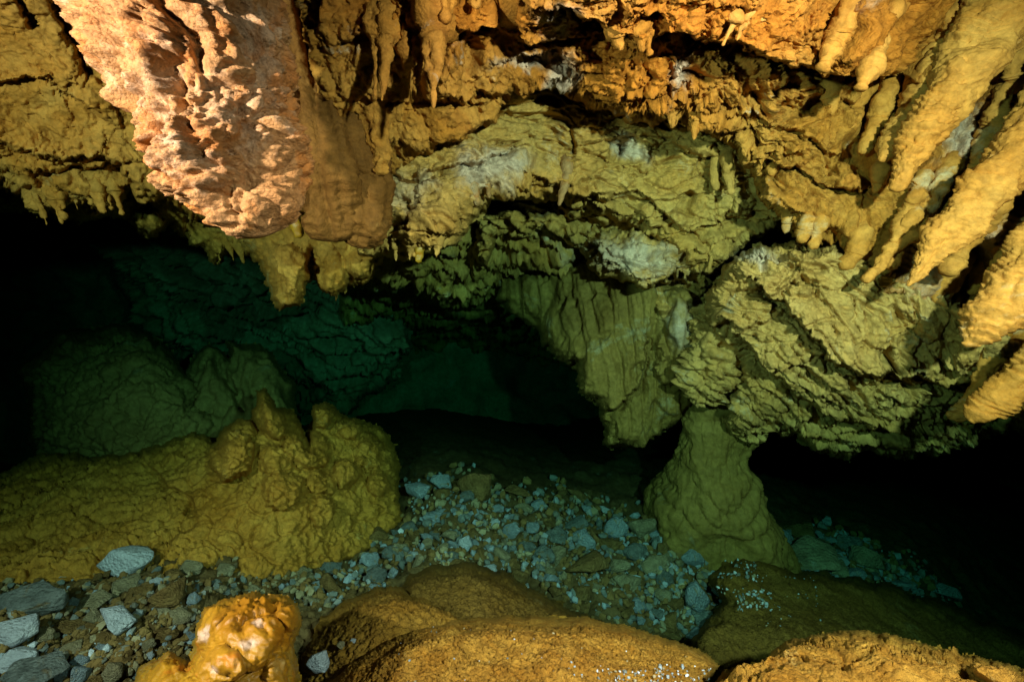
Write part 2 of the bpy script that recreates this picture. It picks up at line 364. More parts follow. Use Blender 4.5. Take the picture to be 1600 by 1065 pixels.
# ------------------------------------------------------------------ materials
def rock_mat(name, c1, c2, c3, cscale=3.0, white=0.5, bump=0.5, bscale=70, rough=0.75, spec=0.15, stain=None, dist=0.009, mott=0.4, patches=True):
    m = bpy.data.materials.new(name); m.use_nodes = True; nt = m.node_tree; N = nt.nodes; Lk = nt.links.new
    b = N['Principled BSDF']; b.inputs['Roughness'].default_value = rough; b.inputs['Specular IOR Level'].default_value = spec
    tc = N.new('ShaderNodeTexCoord')
    def noise(s, d=6, r=0.6, di=0.0, off=0):
        n = N.new('ShaderNodeTexNoise'); n.inputs['Scale'].default_value = s; n.inputs['Detail'].default_value = d
        n.inputs['Roughness'].default_value = r; n.inputs['Distortion'].default_value = di
        if off:
            mp = N.new('ShaderNodeMapping'); mp.inputs['Location'].default_value = (off, off * 1.7, off * .6); Lk(tc.outputs['Object'], mp.inputs[0]); Lk(mp.outputs[0], n.inputs['Vector'])
        else: Lk(tc.outputs['Object'], n.inputs['Vector'])
        return n.outputs['Fac']
    def ramp(src, a, bb, va=0, vb=1):
        r = N.new('ShaderNodeMapRange'); r.inputs[1].default_value = a; r.inputs[2].default_value = bb
        r.inputs[3].default_value = va; r.inputs[4].default_value = vb; Lk(src, r.inputs[0]); return r.outputs[0]
    def mix(f, A, B, mode='MIX'):
        x = N.new('ShaderNodeMix'); x.data_type = 'RGBA'; x.blend_type = mode
        for i, s in ((0, f), (6, A), (7, B)):
            if isinstance(s, (tuple, float, int)): x.inputs[i].default_value = (*s, 1) if isinstance(s, tuple) else s
            else: Lk(s, x.inputs[i])
        return x.outputs[2]
    col = mix(ramp(noise(cscale, 7, 0.65, 0.6), 0.36, 0.64), c1, c2)
    col = mix(ramp(noise(cscale * 0.8, 8, 0.72, 0.4, 13), 0.72 - white * 0.3, 0.82 - white * 0.3), col, c3)
    if stain: col = mix(ramp(noise(cscale * 1.3, 5, 0.6, 1.0, 29), 0.55, 0.68), col, stain)
    def attr(n, lo, hi, off):
        a = N.new('ShaderNodeAttribute'); a.attribute_name = n
        x = N.new('ShaderNodeMath'); x.operation = 'ADD'; Lk(a.outputs['Fac'], x.inputs[0])
        y = N.new('ShaderNodeMath'); y.operation = 'MULTIPLY_ADD'; Lk(noise(cscale * 3, 8, 0.75, 0.5, off), y.inputs[0]); y.inputs[1].default_value = 1.3; y.inputs[2].default_value = -0.65
        z = N.new('ShaderNodeMath'); z.operation = 'ADD'; Lk(x.outputs[0], z.inputs[0]); Lk(y.outputs[0], z.inputs[1])
        g = N.new('ShaderNodeMath'); g.operation = 'MULTIPLY'; Lk(ramp(z.outputs[0], lo, hi, 0, 0.8), g.inputs[0]); Lk(ramp(a.outputs['Fac'], 0.02, 0.15), g.inputs[1])
        return g.outputs[0]
    if patches:
        col = mix(attr('rust', 0.3, 0.9, 41), col, (c1[0] * 0.97, c1[1] * 0.82, c1[2] * 0.6))
        col = mix(attr('calcite', 0.5, 0.95, 57), col, (0.66, 0.48, 0.36))
    col = mix(1.0, col, mix(ramp(noise(bscale * 0.5, 6, 0.7, 0, 5), 0.3, 0.7), (1 - mott,) * 3, (1 + mott * 0.5,) * 3), 'MULTIPLY')
    Lk(col, b.inputs['Base Color'])
    h = N.new('ShaderNodeMath'); h.operation = 'ADD'; Lk(noise(bscale, 9, 0.72, 0.3), h.inputs[0])
    v = N.new('ShaderNodeTexVoronoi'); v.inputs['Scale'].default_value = bscale * 1.6; Lk(tc.outputs['Object'], v.inputs['Vector'])
    vm = N.new('ShaderNodeMath'); vm.operation = 'MULTIPLY'; vm.inputs[1].default_value = -0.35; Lk(v.outputs['Distance'], vm.inputs[0]); Lk(vm.outputs[0], h.inputs[1])
    bp = N.new('ShaderNodeBump'); bp.inputs['Strength'].default_value = bump; bp.inputs['Distance'].default_value = dist
    Lk(h.outputs[0], bp.inputs['Height']); Lk(bp.outputs[0], b.inputs['Normal'])
    return m
OCH, ORG, TAN, PALE = (0.50, 0.185, 0.022), (0.54, 0.17, 0.018), (0.62, 0.27, 0.05), (0.70, 0.60, 0.46)
M = {}
M['pink'] = rock_mat('pale_calcite', (0.46, 0.21, 0.065), (0.58, 0.33, 0.14), (0.66, 0.45, 0.27), 5, 0.6, 1.0, 90, stain=(0.58, 0.22, 0.05))
M['ceil'] = rock_mat('ochre_ceiling', OCH, TAN, PALE, 3.4, 0.4, 0.9, 60, stain=(0.48, 0.17, 0.025))
M['orange'] = rock_mat('orange_calcite', ORG, (0.62, 0.32, 0.08), PALE, 3, 0.2, 0.6, 60)
M['rib'] = rock_mat('shade_darkened_calcite', (0.17, 0.06, 0.010), (0.25, 0.10, 0.02), (0.30, 0.16, 0.05), 4, 0.25, 0.7, 70)  # base colour darkened in place of the shadow beside the big stalactite
M['arch'] = rock_mat('yellow_limestone', (0.54, 0.26, 0.055), (0.60, 0.33, 0.09), (0.66, 0.46, 0.26), 3, 0.5, 0.6, 60)
M['flow'] = rock_mat('amber_flowstone', (0.56, 0.21, 0.03), (0.66, 0.30, 0.06), (0.70, 0.46, 0.24), 3, 0.45, 0.35, 70)
M['slab'] = rock_mat('bedded_limestone', (0.48, 0.25, 0.06), (0.56, 0.33, 0.10), (0.58, 0.44, 0.26), 4, 0.4, 0.6, 60)
M['left'] = rock_mat('ochre_flowstone', (0.58, 0.22, 0.03), (0.66, 0.31, 0.065), (0.72, 0.46, 0.17), 3, 0.45, 0.6, 60)
M['crust'] = rock_mat('silty_crust', (0.42, 0.17, 0.02), (0.56, 0.26, 0.04), (0.58, 0.38, 0.12), 4, 0.3, 0.7, 80)
M['boulder'] = rock_mat('silted_boulder', (0.28, 0.15, 0.045), (0.38, 0.22, 0.07), (0.40, 0.30, 0.16), 2.5, 0.35, 0.6, 45)
M['dark'] = rock_mat('dark_limestone', (0.30, 0.24, 0.13), (0.40, 0.34, 0.22), (0.46, 0.44, 0.36), 2, 0.4, 0.6, 30)
M['drape'] = rock_mat('drapery_calcite', (0.25, 0.14, 0.03), (0.34, 0.20, 0.05), (0.40, 0.30, 0.16), 3, 0.35, 0.6, 50)
M['mound'] = rock_mat('gold_flowstone', (0.44, 0.19, 0.02), (0.62, 0.32, 0.05), (0.68, 0.45, 0.14), 14, 0.35, 1.0, 70, dist=0.022)
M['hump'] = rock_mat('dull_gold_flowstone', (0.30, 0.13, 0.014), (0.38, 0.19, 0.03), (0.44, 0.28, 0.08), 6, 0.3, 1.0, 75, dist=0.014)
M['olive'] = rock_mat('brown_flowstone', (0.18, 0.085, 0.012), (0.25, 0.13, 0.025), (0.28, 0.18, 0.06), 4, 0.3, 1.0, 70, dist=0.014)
M['knob'] = rock_mat('wet_amber_calcite', (0.36, 0.17, 0.008), (0.42, 0.23, 0.014), (0.46, 0.32, 0.10), 7, 0.5, 0.3, 60, rough=0.45, spec=0.5, stain=(0.46, 0.14, 0.01), mott=0.3)
M['bed'] = rock_mat('gravel_bed', (0.10, 0.055, 0.018), (0.16, 0.10, 0.04), (0.22, 0.18, 0.12), 8, 0.4, 0.8, 60)

# ------------------------------------------------------------------ the water that fills the cave
def water():
    me = bpy.data.meshes.new('water')
    x, y0, y1, z0, z1 = 14, -3, 16, -14, 6
    V = [(sx, sy, sz) for sx in (-x, x) for sy in (y0, y1) for sz in (z0, z1)]
    me.from_pydata(V, [], [(0,1,3,2),(4,6,7,5),(0,4,5,1),(2,3,7,6),(0,2,6,4),(1,5,7,3)]); me.update()
    m = bpy.data.materials.new('clear_water'); m.use_nodes = True; nt = m.node_tree
    nt.nodes.remove(nt.nodes['Principled BSDF'])
    va = nt.nodes.new('ShaderNodeVolumeAbsorption'); va.inputs['Color'].default_value = (0.0, 0.64, 0.52, 1); va.inputs['Density'].default_value = 0.38
    nt.links.new(va.outputs[0], nt.nodes['Material Output'].inputs['Volume'])
    me.materials.append(m)
    link('water', me, kind='structure')
water()

#SCENE
# ================================================================== the cave
wall = sheet('cave_wall', [(-700, -500), (2300, -500), (2300, 1600), (-700, 1600)],
      [(-600, 500, 6), (300, 300, 6.5), (800, 600, 8.5), (1500, 750, 8), (2200, 500, 6), (800, -400, 4), (-600, 1500, 4), (2200, 1500, 4), (800, 1500, 3.5), (0, -400, 4), (1800, -400, 4)],
      9, 0.1, 30, st_layer, M['dark'], k=2.5, kind='structure')
floor = sheet('cave_floor', [(-500, 640), (2100, 640), (2100, 1600), (-500, 1600)],
      [(-400, 1000, 1.6), (0, 1050, 1.45), (0, 900, 1.95), (300, 950, 1.75), (300, 860, 2.2), (600, 1000, 1.9), (600, 850, 2.75), (700, 740, 3.7), (850, 760, 3.9), (850, 900, 2.8),
       (1100, 900, 3.1), (1100, 1000, 2.8), (1400, 870, 4.3), (1500, 950, 4.2), (1700, 1000, 4.2), (850, 700, 6.0), (760, 650, 8.5), (950, 650, 8.5), (300, 720, 4.0), (0, 800, 3.4), (200, 800, 3.3), (400, 800, 3.5), (1100, 800, 3.9), (1300, 760, 6.2), (1600, 760, 8), (0, 1500, 1.2), (1700, 1500, 1.4), (800, 1500, 1.3), (-400, 800, 3.2)],
      4, 0.05, 20, st_crust, M['bed'], k=1.0, kind='structure')

# far green chamber behind the arch
wall2 = sheet('recess_wall', [(520, 430), (560, 360), (760, 320), (960, 330), (1000, 480), (960, 700), (840, 760), (640, 720), (540, 640)],
      [(560, 400, 3.6), (700, 380, 3.3), (850, 400, 3.4), (700, 450, 4.1), (850, 500, 6.6), (600, 510, 6.4), (700, 530, 7.6), (850, 680, 9), (600, 700, 8.5), (950, 600, 8)],
      2.6, 0.5, 30, st_layer, M['arch'], k=1.5, seed=3.0, rag=(18, 60), kind='structure',
      feats=[('L', [(560, 455), (640, 440), (700, 500), (760, 505), (840, 480)], 30, 30, 0.25, 0.35), ('L', [(560, 520), (660, 560), (760, 560), (880, 590)], 30, 50, 0.15, 0.35), ('D', 725, 470, 60, 38, 0, 0.25), ('D', 620, 430, 50, 40, 10, 0.25)])
wall3 = sheet('chamber_wall', [(120, 330), (600, 330), (640, 560), (560, 640), (300, 640), (200, 500)],
      [(150, 350, 5.2), (350, 350, 4.8), (560, 380, 5.0), (300, 500, 5.6), (500, 560, 6.2)], 3, 0.6, 40, st_layer, M['dark'], k=1.8, seed=8.0, rag=(22, 70), kind='structure')

# ceilings, from far to near
arch = sheet('ceiling_arch', [(560, 400), (575, 330), (580, 100), (900, 60), (1290, 120), (1290, 330), (1180, 380), (1130, 420), (1095, 470), (1085, 440), (1040, 395), (1010, 375), (980, 352), (930, 340), (880, 318), (800, 312), (760, 322), (742, 345), (715, 378), (690, 388), (650, 408), (610, 400)],
      [(600, 380, 2.15), (600, 200, 1.95), (700, 330, 2.1), (740, 240, 2.15), (850, 200, 2.2), (850, 300, 2.35), (1000, 200, 2.3), (1000, 330, 2.5), (1120, 400, 2.6), (1200, 280, 2.3), (1280, 150, 2.1)],
      1.9, 0.5, 34, st_arch, M['arch'], k=1.0, rag=(9, 34), seed=1.0, kind='structure',
      feats=[('B', 660, 350, 70, 50, -20, 0.14), ('L', [(610, 285), (700, 262), (780, 240)], 26, 20, 0.05, 0.05), ('G', [(887, 195), (890, 230), (880, 250)], 3, 0.06),
             ('L', [(1000, 215), (1050, 222), (1100, 245)], 14, 10, 0.04, 0.06), ('L', [(870, 290), (930, 310), (1000, 300), (1050, 340)], 30, 22, 0.06, 0.10), ('G', [(930, 250), (980, 262), (1010, 262)], 3, 0.05)])
inner = sheet('inner_arch', [(742, 420), (735, 340), (800, 300), (1100, 300), (1150, 420), (1125, 480), (1120, 540), (1090, 620), (1060, 560), (1010, 480), (960, 440), (930, 440), (905, 400), (870, 372), (850, 345), (800, 350), (780, 372), (760, 420)],
      [(750, 360, 3.0), (850, 340, 3.0), (900, 380, 3.05), (960, 400, 2.9), (1040, 420, 2.85), (1090, 380, 3.0), (1090, 520, 3.0), (1100, 600, 3.1)],
      1.9, 0.6, 34, st_arch, M['arch'], k=1.05, rag=(11, 32), seed=2.0, kind='structure',
      feats=[('D', 980, 402, 85, 42, 12, 0.20), ('L', [(905, 425), (960, 442), (1040, 442), (1070, 430)], 30, 30, 0.10, 0.22), ('D', 1070, 400, 60, 30, 50, 0.12)])
ceil_ = sheet('cave_ceiling', [(380, -320), (2000, -320), (2000, 700), (1680, 690), (1590, 660), (1530, 590), (1470, 545), (1420, 470), (1370, 455), (1330, 400), (1250, 372), (1190, 322), (1150, 250), (1120, 215), (1065, 195), (1010, 200), (960, 188), (905, 176), (880, 150), (840, 140), (800, 152), (775, 195), (700, 225), (640, 250), (590, 290), (560, 300), (500, 200)],
      [(450, -250, 1.15), (450, 100, 1.55), (560, 280, 1.95), (650, 100, 1.55), (700, 220, 1.9), (800, 0, 1.35), (850, 140, 1.85), (1000, 190, 1.95), (1000, 60, 1.55), (1150, 230, 2.0), (1200, 100, 1.6), (1250, 350, 2.05), (1200, -200, 1.0),
       (1400, 100, 1.8), (1400, 300, 1.95), (1400, 440, 2.05), (1550, 100, 1.75), (1550, 350, 1.85), (1550, 560, 2.0), (1900, 0, 1.65), (1900, 500, 1.8), (800, -300, 1.0), (1500, -300, 1.5)],
      1.9, 0.42, 32, st_ceil, M['ceil'], k=0.9, rag=(12, 36), seed=0.0, kind='structure',
      feats=[('L', [(900, 20), (960, 52), (1060, 50), (1150, 70), (1230, 100), (1290, 118), (1370, 122)], 50, 26, 0.12, 0.20),
             ('L', [(560, 60), (640, 20), (700, 50), (760, 40), (830, 70), (880, 60)], 26, 18, 0.05, 0.08),
             ('L', [(820, 90), (870, 82), (900, 110), (912, 160)], 20, 16, 0.04, 0.08), ('B', 990, 135, 80, 50, 10, 0.12), ('B', 1100, 140, 60, 60, 0, 0.05),
             ('L', [(610, 155), (660, 165), (700, 150), (770, 150)], 30, 18, 0.06, 0.08), ('B', 640, 110, 50, 60, 0, 0.08), ('B', 700, 90, 40, 60, 0, 0.05),
             ('G', [(1240, 170), (1290, 150), (1330, 175)], 16, 0.10), ('G', [(1200, 240), (1260, 265), (1320, 250)], 12, 0.06),
             ('L', [(1190, 190), (1260, 215), (1300, 240)], 16, 10, 0.03, 0.05), ('L', [(1200, 250), (1290, 285), (1345, 300), (1400, 270)], 24, 18, 0.06, 0.10),
             ('B', 1340, 50, 80, 60, 20, 0.14), ('B', 1530, 380, 90, 60, -30, 0.10), ('B', 1500, 60, 60, 110, 30, 0.08)])
lceil = sheet('left_ceiling', [(-420, -320), (620, -320), (620, 330), (300, 345), (268, 318), (235, 318), (200, 300), (176, 322), (150, 333), (105, 318), (66, 334), (30, 305), (0, 290), (-60, 300), (-420, 330)],
      [(-400, 0, 1.25), (0, 0, 1.45), (0, 280, 1.85), (150, 100, 1.65), (150, 300, 2.05), (300, 330, 2.2), (300, 100, 1.8), (500, 0, 1.75), (500, 300, 2.2), (0, -300, 1.1), (500, -300, 1.3)],
      1.9, 0.4, 34, st_pop, M['left'], k=1.0, rag=(9, 30), seed=5.0, kind='structure',
      feats=[('L', [(75, 0), (110, 60), (145, 118)], 20, 14, -0.02, 0.0), ('G', [(78, -20), (112, 60), (142, 115)], 8, 0.10), ('G', [(30, 0), (58, 36)], 6, 0.06),
             ('L', [(0, 220), (80, 250), (160, 240), (220, 280)], 22, 20, 0.05, 0.03), ('L', [(0, 130), (70, 120), (140, 165)], 22, 20, 0.04, 0.03), ('L', [(60, 265), (120, 262), (180, 255)], 22, 14, 0.04, 0.05)])
low = sheet('lower_left_ceiling', [(-60, 290), (620, 280), (600, 400), (585, 430), (566, 445), (545, 440), (525, 470), (508, 462), (492, 430), (480, 440), (470, 475), (438, 488), (420, 455), (400, 410), (372, 385), (335, 412), (320, 385), (290, 380), (262, 352), (240, 368), (215, 362), (195, 340), (120, 345), (40, 330), (-60, 330)],
      [(0, 320, 3.2), (200, 340, 2.7), (350, 370, 2.9), (440, 400, 2.5), (440, 480, 2.55), (540, 400, 2.55), (600, 320, 2.4), (300, 300, 2.6)],
      2.0, 0.4, 30, st_pop, M['left'], k=1.0, rag=(7, 26), seed=6.0, kind='structure', feats=[('G', [(490, 400), (486, 450)], 8, 0.12), ('D', 445, 430, 40, 55, -10, 0.12), ('D', 232, 348, 26, 20, 0, 0.12)])

# ================================================================== hanging rock bodies
sheet('hanging_ledge', [(1098, 480), (1128, 420), (1168, 388), (1230, 382), (1300, 372), (1380, 400), (1480, 450), (1640, 540), (1800, 580), (1700, 650), (1590, 676), (1530, 690), (1470, 712), (1400, 716), (1350, 702), (1330, 726), (1300, 712), (1255, 700), (1235, 682), (1200, 668), (1165, 700), (1140, 690), (1120, 650), (1150, 590), (1150, 560), (1100, 515)],
      [(1110, 480, 2.35), (1180, 390, 2.15), (1300, 400, 2.0), (1400, 470, 2.0), (1560, 560, 1.95), (1250, 480, 2.1), (1320, 560, 2.1), (1200, 580, 2.45), (1300, 640, 2.55), (1400, 690, 2.75), (1560, 660, 2.6), (1150, 680, 3.0), (1730, 600, 2.1)],
      1.8, 0.45, 30, st_slab, M['slab'], k=1.15, rag=(10, 30), seed=4.0,
      feats=[('L', [(1105, 500), (1160, 515), (1195, 500), (1200, 478)], 18, 14, 0.03, 0.08),
             ('L', [(1195, 455), (1235, 485), (1270, 520), (1300, 560), (1340, 590), (1400, 585), (1480, 600), (1540, 590)], 34, 22, 0.08, 0.20),
             ('L', [(1150, 525), (1180, 560), (1230, 600), (1290, 650), (1370, 668), (1460, 680)], 26, 20, 0.06, 0.13),
             ('G', [(1215, 405), (1260, 440), (1290, 480), (1300, 520)], 6, 0.04), ('G', [(1330, 470), (1335, 520)], 4, 0.03), ('L', [(1160, 450), (1210, 460), (1240, 440)], 14, 10, 0.03, 0.04)],
      label='layered ochre rock wedge slanting down under the hanging cones', cat='rock ledge')
sheet('drapery', [(772, 470), (780, 430), (900, 400), (1010, 420), (1085, 450), (1095, 560), (1090, 640), (1066, 660), (1040, 668), (1010, 692), (975, 700), (944, 694), (938, 636), (908, 620), (902, 572), (868, 560), (842, 520), (800, 490)],
      [(790, 450, 4.0), (880, 450, 3.5), (820, 520, 4.0), (1000, 450, 3.05), (1070, 500, 3.0), (900, 560, 3.2), (1000, 600, 3.1), (960, 690, 3.25), (1080, 640, 3.2)],
      1.8, 0.5, 24, st_drape, M['drape'], k=1.0, rag=(7, 22), seed=1.5,
      feats=[('L', [(930, 640), (960, 640), (1000, 600), (1010, 530)], 16, 16, 0.1, 0.12), ('D', 1060, 530, 34, 80, 5, 0.16)],
      label='green fluted curtain of stone hanging in the middle of the cave', cat='drapery')
def st_fold(p, k=1.0):                       # column with slumped ring folds
    q = warp(p, 2.5, 0.08); ph = q[:, 2] * 7.5 + 1.2 * perlin(q * 2.2); fr = ph % 1.0
    return k * (0.05 * np.sqrt(np.clip(fr * (1.15 - fr) * 3, 0, 1)) * smooth(-0.4, 0.3, perlin(q * 2 + 4)) + 0.07 * fbm(q * 2.5, 3) + 0.012 * pop(q * VST * 14) + 0.006 * np.abs(np.sin(q[:, 2] * 120 + 3 * perlin(q * 5))) + 0.008 * fbm(q * 30, 3))
tube('stalagmite', [(1142, 530, 3.3), (1140, 596, 3.3), (1128, 640, 3.3), (1114, 700, 3.35), (1106, 760, 3.4), (1104, 830, 3.5), (1104, 930, 3.7), (1105, 1040, 3.9)], [64, 54, 46, 48, 64, 88, 112, 126], lambda p, k: st_fold(p, k) + 0.5 * st_drape(p, 0.6), M['drape'], k=1.0, seed=2.0,
      label='tall green stalagmite column flaring onto the rubble floor', cat='stalagmite')
tube('stalactite', [(1180, 520, 2.9), (1185, 570, 2.95), (1180, 630, 3.0), (1165, 690, 3.05)], [55, 52, 38, 20], st_layer, M['slab'], k=0.7, seed=3.0, label='stumpy olive stalactite behind the green stalagmite under the ledge', cat='stalactite')
tube('rock_knot', [(1110, 480, 2.85), (1115, 530, 2.8), (1105, 580, 2.85), (1090, 625, 2.95)], [36, 44, 40, 22], st_layer, M['slab'], k=0.7, seed=8.0, label='knotted brown rock above the green stalagmite head', cat='rock')
# big stalactite close to the camera
big = tube('stalactite', [(215, -330, 0.86), (262, -120, 0.90), (288, 0, 0.93), (312, 120, 0.97), (346, 220, 1.0), (378, 300, 1.02), (402, 372, 1.04)], [68, 70, 68, 72, 60, 38, 16], st_big, M['pink'], k=0.95, step=1.6, seed=0.7, flute=(5, 0.10),
      label='huge pale pinkish knobbly stalactite brightly lit close to the camera', cat='stalactite')
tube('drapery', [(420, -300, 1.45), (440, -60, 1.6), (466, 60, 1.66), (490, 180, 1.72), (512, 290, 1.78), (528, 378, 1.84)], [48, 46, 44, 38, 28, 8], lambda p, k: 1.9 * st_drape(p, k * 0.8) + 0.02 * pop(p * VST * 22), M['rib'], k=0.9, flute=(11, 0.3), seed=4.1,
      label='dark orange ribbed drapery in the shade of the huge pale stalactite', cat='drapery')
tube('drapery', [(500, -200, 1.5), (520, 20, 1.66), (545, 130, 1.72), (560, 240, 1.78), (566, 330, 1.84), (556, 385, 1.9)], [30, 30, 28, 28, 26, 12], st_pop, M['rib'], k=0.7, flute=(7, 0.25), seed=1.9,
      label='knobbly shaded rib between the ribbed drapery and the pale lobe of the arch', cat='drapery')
tube('stalactite', [(545, -60, 1.45), (560, 60, 1.58), (580, 170, 1.66), (598, 275, 1.74)], [20, 17, 13, 6], st_pop, M['ceil'], k=0.55, seed=6.2, label='narrow knobbly orange rib hanging right of the shaded drapery', cat='stalactite')
tube('stalactite', [(455, 330, 1.9), (462, 350, 1.9), (470, 372, 1.92)], [9, 8, 5], st_pop, M['knob'], k=0.15, seed=2.2, label='little bright yellow drip by the tip of the huge stalactite', cat='stalactite')

# the cones on the right; roots bedded in the ceiling behind them
HOSTS = [lceil, low, ceil_, arch, inner]
def surf(x, y):
    b = None
    for o in HOSTS:
        p = at(o, x, y)
        if p is not None:
            d = depth_of(p)
            if b is None or d < b: b = d
    return b
def snap(path, rad):
    """bed the root of a drip in the rock behind it and let the rest hang free in front"""
    x0, y0, d0 = path[0]; xt, yt, _ = path[-1]
    dx, dy = path[0][0] - path[1][0], path[0][1] - path[1][1]; l = math.hypot(dx, dy) + 1e-6
    b = surf(x0, y0)
    if b is None or not (-30 < y0 and x0 < 1620): return path, rad
    rm = rad[0] * b / F
    out = [(x0 + dx / l * rad[0], y0 + dy / l * rad[0], b + rm * 2.2), (x0, y0, b + rm * 0.5)]
    for (x, y, d), r in zip(path[1:], rad[1:]):
        q = surf(x, y); dd = b + 0.02
        if q is not None: dd = min(dd, q - r * b / F * 0.3)
        out.append((x, y, max(dd, b - 0.35)))
    return out, [rad[0] * 1.25] + list(rad)
def cone(path, rad, label, mat='flow', k=0.55, group=None, style=st_flow, seed=0.0, flat=1.0, name='stalactite'):
    if path[0][2] < 1.9 and path[0][0] > 1250: path = [(x, y, 1.0 + d * 0.52) for x, y, d in path]; rad = [max(2.0, r * 0.74 - (5 if r > 20 else 0)) for r in rad]; rad[-1] = 3
    if max(rad) < 36: path, rad = snap(path, rad)
    return tube(name, path, rad, style, M[mat], k=k, seed=seed, flat=flat, label=label, cat='stalactite', group=group)
cone([(1650, -200, 0.95), (1575, -20, 1.06), (1520, 80, 1.14), (1468, 170, 1.2), (1430, 240, 1.26), (1398, 300, 1.32)], [50, 60, 52, 42, 30, 14], 'long slanting amber stalactite with rings, upper right', seed=1)
cone([(1700, 20, 0.95), (1620, 190, 1.03), (1560, 270, 1.1), (1500, 340, 1.18), (1450, 405, 1.25), (1418, 448, 1.3)], [46, 50, 42, 36, 28, 12], 'long ringed amber stalactite with ragged fringe, middle of the right wall', seed=2)
cone([(1720, 260, 0.92), (1650, 370, 0.98), (1600, 440, 1.04), (1550, 495, 1.1), (1508, 542, 1.16)], [60, 60, 52, 36, 12], 'broad ringed amber stalactite at the right edge above the ledge', seed=3)
cone([(1480, 60, 1.3), (1460, 130, 1.36), (1425, 200, 1.4), (1375, 252, 1.45)], [34, 38, 34, 14], 'stubby smooth cone beside the long slanting stalactite', seed=4)
cone([(1460, -40, 1.2), (1410, 60, 1.32), (1380, 100, 1.38)], [14, 11, 5], 'thin dark-edged stalactite blade at the top right', seed=5)
cone([(1590, 80, 1.15), (1580, 130, 1.2)], [16, 5], 'small cone at the right edge under the ceiling', seed=6)
cone([(1430, 330, 1.5), (1405, 375, 1.55), (1370, 420, 1.62), (1350, 440, 1.66)], [16, 13, 9, 4], 'thin finger reaching down-left from the ceiling over the ledge', k=0.25, seed=7)
cone([(1345, 360, 1.75), (1332, 400, 1.78), (1316, 420, 1.8)], [16, 11, 4], 'short curved finger left of the thin finger', k=0.25, seed=8)
cone([(1500, 400, 1.32), (1480, 440, 1.36), (1462, 475, 1.4)], [24, 18, 6], 'stubby cone between the two biggest ringed stalactites', k=0.3, seed=9)
cone([(1545, 405, 1.28), (1530, 435, 1.3), (1515, 460, 1.32)], [22, 16, 7], 'stubby cone hanging under the bright rippled flowstone', k=0.3, seed=10)
cone([(1560, 545, 1.3), (1540, 580, 1.35), (1520, 620, 1.4), (1500, 650, 1.5), (1480, 645, 1.52)], [18, 14, 10, 8, 4], 'crooked finger curling below the ledge near the right edge', k=0.25, seed=11)
cone([(1680, 520, 1.15), (1620, 580, 1.25), (1560, 625, 1.35), (1510, 655, 1.45)], [40, 34, 24, 8], 'lowest amber blade at the right edge', seed=12)
cone([(1600, 520, 1.2), (1575, 555, 1.24), (1560, 575, 1.26)], [18, 14, 8], 'knobby stub between the lowest blade and the broad ringed stalactite', k=0.3, seed=13)
cone([(1530, 540, 1.35), (1520, 565, 1.36), (1515, 578, 1.37)], [10, 9, 5], 'small round stub under the broad ringed stalactite tip', k=0.2, seed=14)
cone([(1378, 265, 1.6), (1372, 290, 1.62), (1366, 302, 1.63)], [15, 10, 5], 'blunt double knob by the dark hollow', k=0.25, seed=15)
for i, (x, y, L_, r, dx) in enumerate([(1345, 140, 60, 13, -14), (1300, 130, 50, 14, 0), (1360, 130, 40, 9, -22), (1262, 340, 40, 8, -10), (1282, 345, 44, 9, -14), (1232, 335, 30, 6, -6)]):
    cone([(x, y, 1.6 + (y > 300) * .3), (x + dx * .5, y + L_ * .5, 1.62 + (y > 300) * .3), (x + dx, y + L_, 1.64 + (y > 300) * .3)], [r, r * .75, r * .3], ['pillar-like drip right of the dark hollows', 'thick drip in the hollow band upper right', 'slanting drip next to the pillar-like drip', 'first of three leaning drips above the slab', 'second and longest of three leaning drips above the slab', 'smallest of three leaning drips above the slab'][i], k=0.25, seed=20 + i)
rc = random.Random(8)
for i, (x, y, L_, r, lb) in enumerate([(1330, 20, 90, 12, 'slim fold left of the thin dark-edged blade'), (1500, 10, 120, 14, 'slim amber rib between the long stalactite and the blade'), (1575, 150, 130, 16, 'amber rib crossing the white coat of the right wall'), (1480, 280, 110, 13, 'thin rib just below the long slanting stalactite'),
        (1540, 330, 100, 16, 'curved rib over the bright rippled flowstone'), (1440, 300, 80, 10, 'thin knobbly rib below the hollow'), (1590, 250, 120, 18, 'thick ridge at the right edge above the rippled flowstone'), (1390, 150, 90, 14, 'short ridge left of the long slanting stalactite'),
        (1420, 350, 70, 8, 'needle beside the thin finger over the ledge'), (1585, 400, 80, 15, 'stub in the shadow of the broad ringed stalactite'), (1470, 100, 70, 12, 'fold at the shoulder of the long slanting stalactite'), (1400, 30, 110, 10, 'narrow dark-sided fold near the top edge')]):
    a_ = rc.uniform(.45, .7); d0 = 1.35 + rc.uniform(0, .2)
    cone([(x, y - 20, d0 - .05), (x - L_ * a_ * .45, y + L_ * .45, d0 + .06), (x - L_ * a_, y + L_, d0 + .14)], [r * 1.3, r, 3], lb, k=0.35, seed=50 + i * 2.1)
# white drips on the arch
cone([(886, 258, 2.2), (884, 285, 2.2), (877, 305, 2.21), (873, 322, 2.22)], [10, 7, 5, 2], 'thin white ringed stalactite on the crown of the arch', mat='pink', k=0.08, seed=30)
cone([(741, 288, 2.05), (743, 305, 2.05), (746, 322, 2.06)], [7, 6, 3], 'short pale drip under the white patch of the arch', mat='pink', k=0.08, seed=31)
cone([(762, 288, 2.08), (763, 300, 2.08), (765, 310, 2.09)], [4, 3, 2], 'tiny pale drip right of the short pale one', mat='pink', k=0.05, seed=32)
cone([(1122, 245, 2.15), (1116, 270, 2.17), (1120, 298, 2.18)], [8, 7, 3], 'left one of the pale twin drips over the slab', mat='arch', k=0.12, seed=33)
cone([(1136, 248, 2.15), (1140, 275, 2.17), (1143, 305, 2.18)], [9, 7, 3], 'right one of the pale twin drips over the slab', mat='arch', k=0.12, seed=34)
